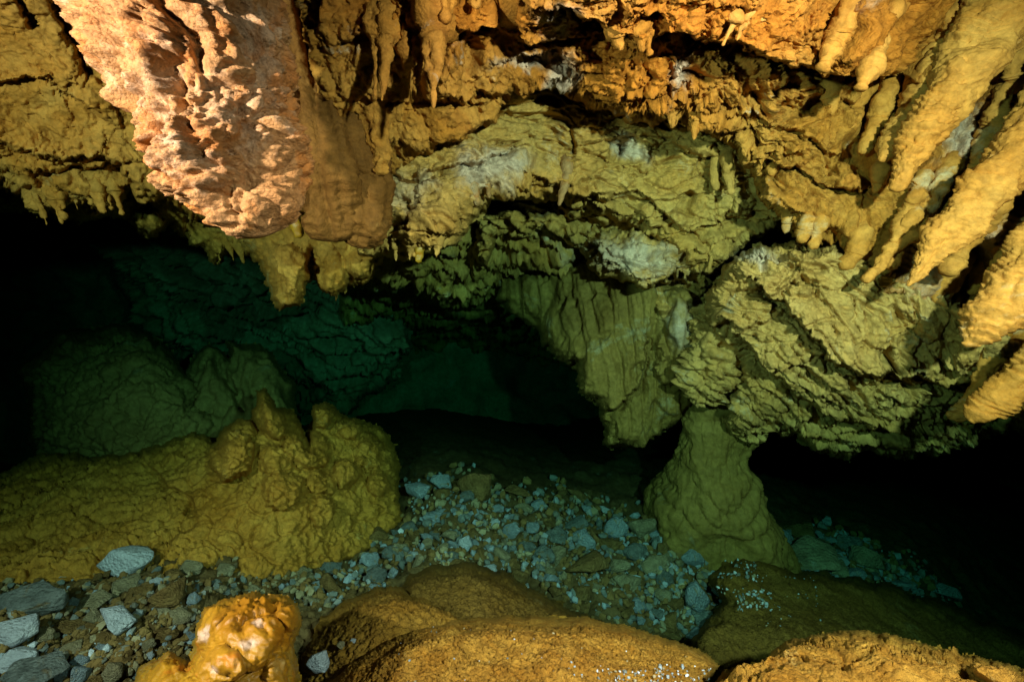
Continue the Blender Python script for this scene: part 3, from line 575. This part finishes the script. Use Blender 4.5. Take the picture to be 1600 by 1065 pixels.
cone([(934, 178, 1.95), (935, 190, 1.95), (934, 198, 1.95)], [5, 4, 2], 'tiny translucent drip in the dark slot above the arch', mat='pink', k=0.05, seed=35)
cone([(655, 385, 2.1), (655, 398, 2.1), (654, 411, 2.12)], [7, 6, 3], 'single orange drip under the pale lobe of the arch', mat='knob', k=0.08, seed=36)
cone([(1114, 380, 2.7), (1112, 400, 2.7), (1107, 425, 2.72)], [3, 3, 1.5], 'hair-thin drip in the dark cleft beside the slab', mat='arch', k=0.03, seed=37)
# rows of small drips
random.seed(5)
def fringe(pts, n, Lr, Rr, dz, label, group, lean=0.0, mat='ceil'):
    pts = np.array(pts, float); s = np.concatenate([[0], np.cumsum(np.hypot(*np.diff(pts, axis=0)[:, :2].T))])
    for i in range(n):
        t = (i + 0.5 + random.uniform(-.35, .35)) / n * s[-1]
        x, y, d = [np.interp(t, s, pts[:, j]) for j in range(3)]
        L_ = Lr[0] * 0.6 + (Lr[1] * 1.25 - Lr[0] * 0.6) * random.random() ** 1.6; r = random.uniform(Rr[0] * 0.5, Rr[1] * 0.85); dx = L_ * (lean + random.uniform(-.15, .15))
        pth, rad = snap([(x - dx * .4, y - L_ * .5, d), (x, y, d + dz), (x + dx, y + L_, d + dz)], [r * 2.0, r * random.uniform(.7, 1.1), r * random.uniform(.15, .4)])
        ordn = ['first', 'second', 'third', 'fourth', 'fifth', 'sixth', 'seventh', 'eighth', 'ninth', 'tenth'][i]
        tube('stalactite', pth, rad, st_drip, M[mat], k=0.2, seg=18, step=2.2, seed=i * 1.3, label=f'{label}, {ordn} from the left', cat='stalactite', group=group)
fringe([(1040, 176, 1.85), (1110, 200, 1.9)], 5, (12, 24), (5, 8), 0, 'stubby drip in the row above the right shoulder of the arch', 'drips above the right shoulder of the arch')
fringe([(1150, 215, 1.9), (1215, 270, 1.9)], 5, (10, 20), (4, 7), 0, 'small drip on the edge running down to the slab', 'drips on the edge above the slab')
fringe([(610, 392, 2.1), (700, 380, 2.1)], 8, (8, 16), (5, 8), 0, 'knobby yellow drip below the pale lobe of the arch', 'drips below the pale lobe', mat='arch')
fringe([(60, 318, 1.95), (190, 300, 2.0)], 9, (14, 30), (6, 9), 0, 'pointed yellow drip on the left ceiling edge', 'drips on the left ceiling edge', 0.3, 'left')
fringe([(930, 58, 1.5), (1060, 60, 1.55)], 5, (12, 28), (5, 9), 0, 'orange drip below the dark shelf at the top', 'drips below the dark top shelf')
fringe([(1130, 40, 1.3), (1200, 30, 1.3)], 3, (20, 36), (6, 9), 0, 'reddish drip under the top shelf', 'reddish drips under the top shelf', -0.5, 'orange')
fringe([(560, 70, 1.5), (700, 60, 1.5)], 7, (50, 90), (14, 24), 0.03, 'broad rounded orange drip on the upper ceiling', 'broad drips on the upper ceiling', 0.05)
fringe([(640, -20, 1.28), (900, -14, 1.28)], 8, (8, 50), (9, 24), 0.0, 'rounded orange lobe along the top of the ceiling', 'lobes along the top')
fringe([(330, 385, 2.75), (380, 390, 2.75)], 3, (14, 30), (7, 11), 0, 'dim green drip under the lower ceiling', 'dim green drips', 0.2, 'left')

# ================================================================== rock on the floor
sheet('boulder', [(22, 575), (60, 548), (90, 518), (180, 508), (235, 520), (275, 560), (320, 610), (350, 662), (345, 700), (250, 740), (80, 740), (40, 690), (50, 620)],
      [(30, 570, 3.9), (180, 515, 4.2), (200, 600, 3.7), (330, 660, 3.6), (150, 720, 3.4), (60, 680, 3.7)], 2.4, 0.7, 50, st_crust, M['boulder'], k=1.2, seed=7.0, rag=(8, 40), label='large silt covered green boulder behind the yellow mound', cat='boulder',
      feats=[('L', [(90, 545), (150, 550), (210, 520)], 14, 20, 0.02, 0.06)])
sheet('boulder', [(290, 600), (300, 555), (330, 535), (360, 560), (352, 530), (400, 540), (430, 560), (460, 600), (470, 660), (430, 740), (330, 740), (300, 680)],
      [(310, 550, 4.1), (400, 545, 4.2), (450, 620, 4.1), (380, 650, 3.8), (330, 700, 3.6)], 2.4, 0.6, 36, st_drape, M['boulder'], k=1.2, seed=9.0, rag=(7, 30), label='ribbed green boulder between the silty boulder and the yellow mound', cat='boulder',
      feats=[('G', [(335, 560), (360, 600), (380, 640)], 8, 0.15)])
sheet('rock_mound', [(-420, 770), (0, 742), (40, 720), (75, 708), (150, 712), (210, 706), (240, 695), (300, 678), (335, 690), (348, 668), (372, 655), (396, 662), (398, 615), (412, 608), (430, 628), (465, 655), (482, 690), (490, 635), (508, 625), (528, 640), (545, 650), (590, 665), (618, 700), (626, 780), (640, 830), (600, 860), (560, 880), (500, 900), (440, 920), (330, 930), (250, 915), (100, 930), (-420, 960)],
      [(-300, 800, 2.4), (0, 750, 2.75), (0, 900, 1.95), (150, 720, 3.0), (200, 880, 2.05), (300, 690, 2.95), (400, 640, 2.9), (400, 880, 2.2), (500, 650, 3.2), (600, 700, 3.3), (620, 800, 3.0), (540, 860, 2.55), (420, 760, 2.4), (-300, 940, 1.8)],
      1.9, 0.4, 26, st_crust, M['crust'], k=0.9, seed=2.5, rag=(6, 30),
      feats=[('D', 362, 712, 36, 40, 10, 0.288), ('D', 418, 650, 22, 45, -35, 0.252), ('D', 382, 668, 18, 16, 0, 0.144), ('D', 445, 765, 34, 30, 20, 0.126), ('D', 500, 755, 24, 20, 20, 0.108), ('D', 480, 700, 40, 30, 40, 0.180), ('D', 505, 645, 20, 26, 0, 0.216), ('D', 548, 670, 22, 20, 0, 0.144), ('D', 540, 740, 22, 24, 0, 0.144), ('D', 575, 710, 24, 26, 0, 0.144), ('D', 430, 720, 30, 26, 0, 0.108), ('D', 505, 800, 22, 22, 0, 0.090), ('D', 590, 755, 18, 22, 0, 0.144),
             ('L', [(230, 720), (262, 762), (305, 780), (308, 820), (270, 850), (240, 860)], 34, 14, 0.03, 0.06), ('G', [(300, 800), (340, 780), (380, 740), (400, 760)], 8, 0.03), ('L', [(0, 800), (70, 770), (130, 740)], 20, 14, 0.03, 0.03)],
      label='broad cracked yellow-brown rock mound with knobs on its crest', cat='rock mound')
sheet('flowstone_mound', [(1080, 1010), (1095, 970), (1125, 945), (1110, 905), (1130, 872), (1190, 858), (1250, 890), (1400, 915), (1500, 955), (1620, 1000), (2000, 1040), (2000, 1300), (1050, 1300)],
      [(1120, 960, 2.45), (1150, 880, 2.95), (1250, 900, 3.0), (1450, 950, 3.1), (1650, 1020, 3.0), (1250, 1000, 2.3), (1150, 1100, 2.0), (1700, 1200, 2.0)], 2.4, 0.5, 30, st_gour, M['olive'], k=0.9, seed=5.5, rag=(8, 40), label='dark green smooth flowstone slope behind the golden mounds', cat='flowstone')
sheet('flowstone_mound', [(590, 1040), (600, 950), (635, 895), (680, 880), (730, 878), (790, 893), (840, 925), (900, 955), (960, 980), (960, 1060)],
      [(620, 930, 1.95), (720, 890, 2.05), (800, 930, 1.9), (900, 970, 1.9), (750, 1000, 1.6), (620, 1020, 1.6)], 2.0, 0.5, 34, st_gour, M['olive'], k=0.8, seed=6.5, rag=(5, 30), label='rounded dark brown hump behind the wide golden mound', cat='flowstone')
sheet('flowstone_mound', [(440, 1130), (470, 1010), (500, 962), (555, 930), (610, 914), (665, 928), (715, 948), (750, 985), (740, 1060), (560, 1160)],
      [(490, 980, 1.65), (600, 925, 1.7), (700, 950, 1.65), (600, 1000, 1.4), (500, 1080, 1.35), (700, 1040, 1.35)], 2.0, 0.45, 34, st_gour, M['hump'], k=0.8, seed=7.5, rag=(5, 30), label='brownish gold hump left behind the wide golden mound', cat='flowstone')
mound = sheet('flowstone_mound', [(380, 1400), (450, 1130), (505, 1062), (545, 1025), (615, 985), (700, 968), (800, 962), (920, 964), (1000, 984), (1080, 1010), (1126, 1038), (1108, 1060), (1130, 1130), (1200, 1400)],
      [(520, 1060, 1.2), (650, 980, 1.3), (820, 970, 1.32), (1000, 1000, 1.28), (1110, 1045, 1.22), (800, 1050, 1.05), (600, 1100, 1.0), (1000, 1100, 0.98), (800, 1300, 0.75)], 1.7, 0.4, 40, st_gour, M['mound'], k=0.55, seed=8.5, rag=(4, 30), label='wide golden rippled flowstone mound with white crumbs on top', cat='flowstone')
sheet('flowstone_mound', [(1040, 1400), (1100, 1072), (1140, 1048), (1190, 1030), (1232, 1002), (1300, 986), (1370, 988), (1440, 1004), (1510, 1022), (1560, 1032), (1640, 1060), (2000, 1130), (2000, 1400)],
      [(1120, 1070, 1.15), (1240, 1005, 1.2), (1330, 992, 1.22), (1450, 1010, 1.15), (1600, 1055, 1.02), (1300, 1100, 0.95), (1500, 1200, 0.8), (1900, 1200, 0.85)], 1.7, 0.4, 30, st_flow, M['mound'], k=0.6, seed=9.5, rag=(6, 30), label='smooth golden flowstone mound with pale knob at lower right corner', cat='flowstone',
      feats=[('D', 1555, 1052, 34, 26, 10, 0.06), ('G', [(1320, 1040), (1380, 1010), (1450, 1020)], 6, 0.03), ('G', [(1180, 1070), (1250, 1040), (1320, 1050)], 7, 0.03), ('G', [(1495, 1030), (1515, 1065)], 6, 0.04)])
sheet('stalagmite', [(150, 1400), (200, 1075), (222, 1040), (262, 1018), (292, 1030), (302, 1012), (306, 980), (322, 950), (350, 936), (378, 930), (402, 924), (424, 932), (446, 930), (466, 944), (474, 966), (468, 988), (458, 1006), (468, 1060), (480, 1400)],
      [(240, 1040, 1.05), (330, 950, 1.0), (450, 945, 1.0), (380, 1000, 0.92), (400, 1100, 0.85), (230, 1150, 0.9), (460, 1150, 0.9)], 1.5, 0.3, 52, lambda p, k: 0.022 * k * fbm(p * 6, 2) + 0.026 * k * pop(p * 15) + 0.008 * k * pop(p * 38, 2.0) + 0.004 * fbm(p * 60, 4, .65), M['knob'], k=0.9, seed=3.5, rag=(4, 22),
      feats=[('D', 385, 985, 70, 60, 0, .05), ('D', 332, 966, 26, 24, 0, .03), ('D', 450, 962, 22, 24, 0, .05), ('D', 350, 1035, 36, 26, 0, .04), ('B', 262, 1035, 30, 22, 0, .05), ('G', [(400, 935), (395, 970), (380, 985)], 9, 0.03), ('D', 440, 1050, 30, 30, 0, .03)],
      label='shiny amber knobbly stalagmite stub in front of the loose stones', cat='stalagmite')
#ROCKS
# ================================================================== loose stones
TONE = {
 'pale': rock_mat('pale_stone', (0.28, 0.33, 0.38), (0.40, 0.47, 0.54), (0.56, 0.64, 0.72), 1.2, 0.5, 0.8, 6, dist=0.06, stain=(0.36, 0.28, 0.16), mott=0.25),
 'white': rock_mat('white_stone', (0.58, 0.62, 0.70), (0.70, 0.74, 0.82), (0.80, 0.84, 0.90), 1.2, 0.5, 0.8, 6, dist=0.06, mott=0.2),
 'tan': rock_mat('tan_stone', (0.34, 0.27, 0.15), (0.44, 0.36, 0.22), (0.52, 0.48, 0.38), 1.2, 0.4, 0.8, 6, dist=0.06),
 'brown': rock_mat('brown_stone', (0.20, 0.11, 0.035), (0.32, 0.20, 0.07), (0.40, 0.32, 0.18), 1.2, 0.3, 0.8, 6, dist=0.06),
 'grey': rock_mat('grey_stone', (0.16, 0.18, 0.17), (0.26, 0.28, 0.27), (0.38, 0.42, 0.42), 1.2, 0.4, 0.8, 6, dist=0.06, stain=(0.25, 0.17, 0.08)),
}
import bmesh
def stone_proto(i):
    r = np.random.RandomState(100 + i); bm = bmesh.new()
    n = 10 + i % 6
    for k in range(n):
        v = r.normal(size=3); v /= np.linalg.norm(v); v *= r.uniform(0.8, 1.05)
        bm.verts.new(v * np.array([1, r.uniform(.75, .9), .62]))
    bmesh.ops.convex_hull(bm, input=bm.verts)
    bmesh.ops.delete(bm, geom=[v for v in bm.verts if not v.link_faces], context='VERTS')
    bmesh.ops.dissolve_limit(bm, angle_limit=0.2, verts=bm.verts, edges=bm.edges)
    bmesh.ops.bevel(bm, geom=list(bm.edges), offset=0.05, segments=1, affect='EDGES')
    bmesh.ops.triangulate(bm, faces=bm.faces)
    for _ in range(2):
        bmesh.ops.subdivide_edges(bm, edges=[e for e in bm.edges if e.calc_length() > 0.22], cuts=1)
        bmesh.ops.triangulate(bm, faces=bm.faces)
    co = np.array([v.co[:] for v in bm.verts], np.float32)
    d = 0.07 * fbm(co * 1.9 + i * 7, 3) + 0.05 * ridged(co * 1.6 + i * 3, 2)
    for v, x in zip(bm.verts, d): v.co *= 1 + float(x)
    me = bpy.data.meshes.new('rock'); bm.to_mesh(me); bm.free()
    for p in me.polygons: p.use_smooth = True
    return me
PROTO = [stone_proto(i) for i in range(12)]
PM = {}
def proto(i, tone):
    if (i, tone) not in PM:
        me = PROTO[i].copy(); me.materials.append(TONE[tone]); PM[(i, tone)] = me
    return PM[(i, tone)]
rr = random.Random(3)
FL = [bpy.data.objects['cave_floor']]
def stone(x, y, rx, ry, tone, label, group=None, base=None, tilt=0.35, sink=0.25, i=None):
    base = base or FL[0]
    p = at(base, x, y + ry * 0.5)
    if p is None: return
    d = depth_of(p); s = d / F
    o = bpy.data.objects.new('rock', proto(rr.randrange(12) if i is None else i, tone))
    R_, r2 = rx * s, ry * s
    o.scale = (R_ * 1.05, (R_ + r2) * 0.5, r2 * 1.35)
    if rx > 30: tilt = 0.12; sink = 0.0
    o.rotation_euler = (rr.uniform(-tilt, tilt), rr.uniform(-tilt, tilt), rr.choice([0, math.pi]) + rr.uniform(-0.4, 0.4))
    t = p + np.array([0, -0.1, 0.8]) * r2 * (1 - sink)
    o.location = t
    C.objects.link(o); o['label'] = label; o['category'] = 'rock'
    if group: o['group'] = group
    return o
NOTE = [
 (212, 880, 46, 30, 'white', 'large white block at the foot of the yellow-brown mound', 5),
 (200, 910, 28, 18, 'tan', 'tan rock wedged under the large white block'),
 (184, 965, 38, 26, 'white', 'bluish white angular rock below the large white block'),
 (62, 942, 56, 34, 'grey', 'broad flat grey-brown rock at the left edge'),
 (150, 938, 34, 20, 'tan', 'streaked pale tan rock left of the bluish white angular rock'),
 (30, 990, 46, 27, 'white', 'bluish white rock at the left edge'),
 (34, 1035, 50, 22, 'white', 'long white slab in the lower left corner'),
 (80, 1050, 50, 26, 'grey', 'grey slab overlapping the long white slab'),
 (117, 1012, 22, 18, 'tan', 'rounded tan stone above the grey slab'),
 (76, 992, 15, 18, 'tan', 'upright tan stone right of the bluish white left-edge rock'),
 (132, 1048, 14, 22, 'pale', 'upright grey-white stone right of the grey slab'),
 (108, 1042, 10, 26, 'pale', 'narrow pale stone leaning on the grey slab'),
 (237, 1016, 12, 7, 'white', 'tiny white flat stone left of the amber stub'),
 (300, 987, 11, 7, 'pale', 'small pale stone touching the amber stub'),
 (217, 1036, 18, 14, 'grey', 'grey stone just left of the foot of the amber stub'),
 (180, 1046, 26, 20, 'tan', 'squat tan stone between the grey slab and the amber stub'),
 (160, 1012, 8, 12, 'pale', 'thin pale stone standing in the brown stones'),
 (270, 930, 36, 26, 'brown', 'jumbled brown rock right of the bluish white angular rock'),
 (225, 925, 30, 18, 'brown', 'dark brown rock under the tan rock'),
 (283, 960, 22, 18, 'tan', 'brown knobbly stone above the amber stub'),
 (255, 985, 26, 16, 'brown', 'brown stone between bluish white rock and amber stub'),
 (200, 1000, 22, 12, 'brown', 'dark brown stone under the bluish white angular rock'),
 (120, 975, 26, 18, 'brown', 'rust brown stone between pale tan and bluish white rocks'),
 (300, 882, 24, 14, 'tan', 'yellowish stone at the lower lip of the mound'),
 (350, 888, 20, 16, 'tan', 'striped tan stone right of the yellowish lip stone'),
 (394, 868, 22, 15, 'tan', 'layered tan stone at the lower right of the mound'),
 (390, 894, 24, 12, 'tan', 'flat yellow stone under the layered tan stone'),
 (433, 886, 22, 22, 'tan', 'blocky tan stone with cracked face'),
 (474, 895, 22, 22, 'tan', 'squarish pale tan stone right of the blocky one'),
 (345, 918, 14, 12, 'tan', 'pale stone behind the top of the amber stub, leftmost'),
 (368, 920, 13, 12, 'tan', 'yellow stone behind the top of the amber stub'),
 (397, 916, 20, 12, 'tan', 'flat tan stone behind the top of the amber stub'),
 (430, 912, 16, 12, 'brown', 'brown stone behind the right shoulder of the amber stub'),
 (481, 847, 6, 5, 'pale', 'tiny bright bluish pebble right of the mound'),
 (505, 820, 12, 20, 'pale', 'upright pale slab leaning at the right foot of the mound'),
 (522, 884, 20, 14, 'grey', 'greenish grey stone right of the squarish tan stone'),
 (510, 971, 8, 10, 'white', 'small white sliver above the bright white rock'),
 (582, 872, 19, 17, 'pale', 'blue-grey round rock above the rounded dark brown hump'),
 (500, 858, 14, 12, 'tan', 'tan stone under the upright pale slab'), (545, 858, 20, 16, 'tan', 'knobbly tan stone left of the blue-grey round rock'),
 (612, 865, 16, 14, 'grey', 'greenish stone right of the blue-grey round rock'), (612, 898, 12, 12, 'pale', 'small pale stone under the blue-grey round rock'),
 (592, 838, 26, 18, 'brown', 'large olive stone at the right foot of the mound'), (640, 820, 18, 14, 'grey', 'grey-green stone above the olive stone'),
 (655, 770, 26, 20, 'pale', 'teal lumpy rock at the far edge of the rubble'), (682, 802, 30, 13, 'pale', 'flat blue-white slab in front of the teal lumpy rock'),
 (692, 752, 20, 16, 'pale', 'upper pale rock behind the flat blue-white slab'), (726, 846, 13, 15, 'white', 'bright oval stone over the dark brown hump'),
 (668, 842, 12, 12, 'pale', 'bright stone left of the bright oval stone'), (700, 838, 16, 14, 'tan', 'tan stone between the two bright stones'),
 (748, 762, 40, 30, 'brown', 'round dark olive boulder at the back of the rubble'),
 (827, 826, 13, 14, 'pale', 'pale rounded stone in the middle of the rubble'), (870, 832, 21, 20, 'grey', 'round teal stone right of the pale rounded stone'),
 (842, 792, 16, 10, 'pale', 'bluish flat stone at the far edge of the rubble'), (774, 795, 12, 10, 'pale', 'small teal stone right of the dark olive boulder'),
 (896, 812, 26, 16, 'grey', 'long grey stone behind the round teal stone'), (958, 820, 22, 22, 'pale', 'pale wedge stone left of the green lump'),
 (1000, 822, 26, 24, 'tan', 'green-brown lump in front of the stalagmite foot'), (1022, 834, 17, 9, 'pale', 'flat pale stone against the stalagmite foot'),
 (912, 878, 38, 28, 'brown', 'rust spotted brown boulder amid the teal rubble'), (990, 862, 22, 20, 'grey', 'grey-green rock right of the rust spotted boulder'),
 (1082, 926, 20, 38, 'pale', 'tall pale slab lying beside the dark green slope'), (1078, 872, 20, 18, 'pale', 'bluish stone above the tall pale slab'),
 (1046, 888, 13, 8, 'white', 'small bright flat stone near the tall pale slab'), (820, 918, 16, 12, 'white', 'bright bluish stone at the edge of the dark brown hump'),
 (980, 905, 26, 18, 'tan', 'tan rock with streaks in the middle of the teal rubble'), (860, 905, 16, 14, 'pale', 'pale stone left of the streaked tan rock'),
 (1110, 845, 20, 14, 'pale', 'teal stone at the right foot of the stalagmite'), (1182, 838, 22, 14, 'grey', 'grey stone right of the stalagmite'),
 (1212, 842, 26, 14, 'pale', 'teal flat stone behind the dark green slope'), (1265, 865, 56, 28, 'tan', 'biggest olive boulder behind the dark green slope'),
 (1348, 872, 28, 26, 'tan', 'round olive boulder right of the biggest one'), (1316, 850, 22, 14, 'grey', 'teal stone between the two olive boulders'),
 (1250, 825, 36, 14, 'brown', 'dim flat boulder behind the biggest olive boulder'), (1166, 862, 14, 12, 'pale', 'teal stone at the top of the dark green slope'),
 (1257, 896, 16, 13, 'pale', 'bluish stone below the biggest olive boulder'), (1292, 910, 18, 10, 'pale', 'flat bluish stone in the row along the slope'),
 (1336, 918, 22, 12, 'pale', 'bluish stone under the round olive boulder'), (1372, 925, 20, 10, 'pale', 'last bright stone of the row along the slope'),
 (1078, 985, 14, 24, 'pale', 'pale stone squeezed between golden mound and dark slope'), (1000, 945, 16, 12, 'pale', 'grey-teal stone above the wide golden mound'),
]
placed = []
HUMP = [o for o in bpy.data.objects if 'brownish gold hump' in o.get('label', '')][0]
stone(512, 1030, 24, 24, 'white', 'bright white rock between the amber stub and the wide golden mound', base=HUMP, tilt=0.2, sink=0.0, i=7)
stone(540, 1012, 9, 8, 'tan', 'small tan chip lying behind the bright white rock', base=HUMP, sink=0.1)
stone(556, 1000, 7, 6, 'white', 'tiny white chip on the brownish gold hump', base=HUMP, sink=0.1)
for n_ in NOTE:
    o = stone(*n_[:6], i=n_[6] if len(n_) > 6 else None)
    if o: placed.append((n_[0], n_[1], n_[2]))
def in_any(x, y, polys): return any(inside(np.array([float(x)]), np.array([float(y)]), p)[0] for p in polys)
REG = [([(-20, 915), (100, 905), (250, 890), (330, 905), (440, 885), (500, 865), (500, 950), (470, 940), (320, 930), (300, 1000), (210, 1040), (190, 1075), (-20, 1075)], 0),
       ([(470, 870), (560, 850), (640, 820), (640, 760), (700, 735), (790, 770), (880, 760), (930, 790), (1000, 800), (1090, 860), (1130, 850), (1125, 920), (1080, 1000), (1000, 975), (900, 950), (800, 895), (640, 885), (600, 920), (500, 950), (460, 935)], 1),
       ([(1090, 860), (1180, 835), (1300, 830), (1400, 870), (1500, 940), (1420, 925), (1250, 905), (1180, 865), (1130, 870)], 2)]
ZONE = ['in the rubble left of the amber stub', 'in the teal rubble in the middle of the floor', 'in the row along the dark green slope']
used = set()
short = {'white': 'white', 'pale': 'pale bluish', 'tan': 'tan', 'brown': 'brown', 'grey': 'grey-green'}
want = [(14, 28, 75), (9, 14, 100), (6, 9, 60)]
for lo, hi, num in want:
    got = 0; tries = 0
    while got < num and tries < 4000:
        tries += 1
        reg, zi = REG[rr.choices([0, 1, 2], [4, 7, 2])[0]]
        xs = [q[0] for q in reg]; ys = [q[1] for q in reg]; x = rr.uniform(min(xs), max(xs)); y = rr.uniform(min(ys), max(ys))
        if not in_any(x, y, [reg]): continue
        r = rr.uniform(lo, hi)
        if any((x - a) ** 2 + ((y - b) * 1.3) ** 2 < (0.60 * (r + c)) ** 2 for a, b, c in placed): continue
        tone = rr.choices(['pale', 'white', 'tan', 'brown', 'grey'], [[3, 1, 6, 9, 2], [6, 1, 4, 6, 4], [5, 1, 3, 4, 4]][zi])[0]
        size = 'mid-sized' if lo == 14 else 'small' if lo == 9 else 'tiny'
        lb = None
        for near in sorted(NOTE, key=lambda q: (q[0] - x) ** 2 + (q[1] - y) ** 2)[:4]:
            hd = re.split(r' (?:at|in|wedged|below|above|left|right|under|between|behind|near|beside|against|amid|on|touching|with|leaning|overlapping|just|standing|squeezed|lying|of) |,', near[5])[0]
            ddx, ddy = x - near[0], y - near[1]
            rel = ('just left of' if ddx < 0 else 'just right of') if abs(ddx) > abs(ddy) * 1.3 else ('behind' if ddy < 0 else 'in front of')
            l2 = f'{size} {short[tone]} stone {rel} the {hd}'; lb = lb or l2
            if l2 not in used: lb = l2; break
        if stone(x, y, r, r * rr.uniform(.55, .95), tone, lb, group='loose stones ' + ZONE[zi], tilt=0.8, sink=rr.uniform(0.2, 0.9)):
            placed.append((x, y, r)); got += 1; used.add(lb)
# gravel too small to count: one joined object
def gravel(name, spots, mats, label, parent=None):
    ico = bmesh.new(); bmesh.ops.create_icosphere(ico, subdivisions=1, radius=1)
    bv = np.array([v.co[:] for v in ico.verts]); bf = np.array([[v.index for v in f.verts] for f in ico.faces]); ico.free()
    g = np.random.RandomState(9); VV = []; TT = []; MI = []
    for k, (p, s, mi) in enumerate(spots):
        A = g.normal(size=(3, 3)); Q_, _ = np.linalg.qr(A)
        v = bv * g.uniform(.7, 1.15, size=(len(bv), 1)) * np.array([1, .8, .6])
        VV.append((v @ Q_) * s + p); TT.append(bf + k * len(bv)); MI += [mi] * len(bf)
    me = mk_mesh(name, np.concatenate(VV), np.zeros((0, 4), int), mats[0], False, np.concatenate(TT))
    for m_ in mats[1:]: me.materials.append(m_)
    me.polygons.foreach_set('material_index', np.array(MI, np.int32))
    return link(name, me, kind='stuff', label=label)
sp_ = []
g2 = np.random.RandomState(21)
tm = [TONE[t] for t in ('pale', 'tan', 'brown', 'grey', 'white')]
for reg, zi in REG:
    A_ = np.array(reg, float); n0 = [5200, 6500, 2600][zi]
    X = g2.uniform(A_[:, 0].min() - 10, A_[:, 0].max() + 10, n0); Y = g2.uniform(A_[:, 1].min() - 10, A_[:, 1].max() + 10, n0)
    ok = inside(X + g2.normal(size=n0) * 8, Y + g2.normal(size=n0) * 8, reg)
    for x, y in zip(X[ok], Y[ok]):
        p = at(FL[0], x, y)
        if p is None: continue
        s = depth_of(p) / F * g2.choice([2.2, 4.0, 6.0, 8.5], p=[.25, .3, .27, .18])
        sp_.append((p + np.array([0, 0, s * .4]), s, g2.choice(5, p=[[.05, .24, .57, .13, .01], [.10, .2, .42, .275, .005], [.14, .15, .36, .345, .005]][zi])))
gravel('rubble', sp_, tm, 'fine rubble between the loose stones')
cr = []
def crumbs(o, n, x0, x1, y0, y1, smin, smax):
    for _ in range(n):
        p = at(o, g2.uniform(x0, x1), g2.uniform(y0, y1))
        if p is not None: s = depth_of(p) / F * g2.uniform(smin, smax); cr.append((p + np.array([0, -s * .2, s * .4]), s, g2.choice([0, 4, 1, 3])))
crumbs(mound, 45, 600, 1110, 980, 1075, 0.8, 2.6); crumbs(mound, 120, 930, 1110, 1040, 1090, 1.2, 4.2); crumbs(mound, 40, 880, 1050, 1045, 1065, 1, 3)
slope = [o for o in bpy.data.objects if o.name.startswith('flowstone_mound') and 'dark green' in o['label']][0]
crumbs(slope, 60, 1120, 1180, 880, 930, 1, 4.5); crumbs(slope, 60, 1150, 1205, 925, 952, 1, 4.5); crumbs(slope, 40, 1180, 1280, 900, 990, .8, 2)
gravel('gravel', cr, tm, 'white stone crumbs scattered on the flowstone')
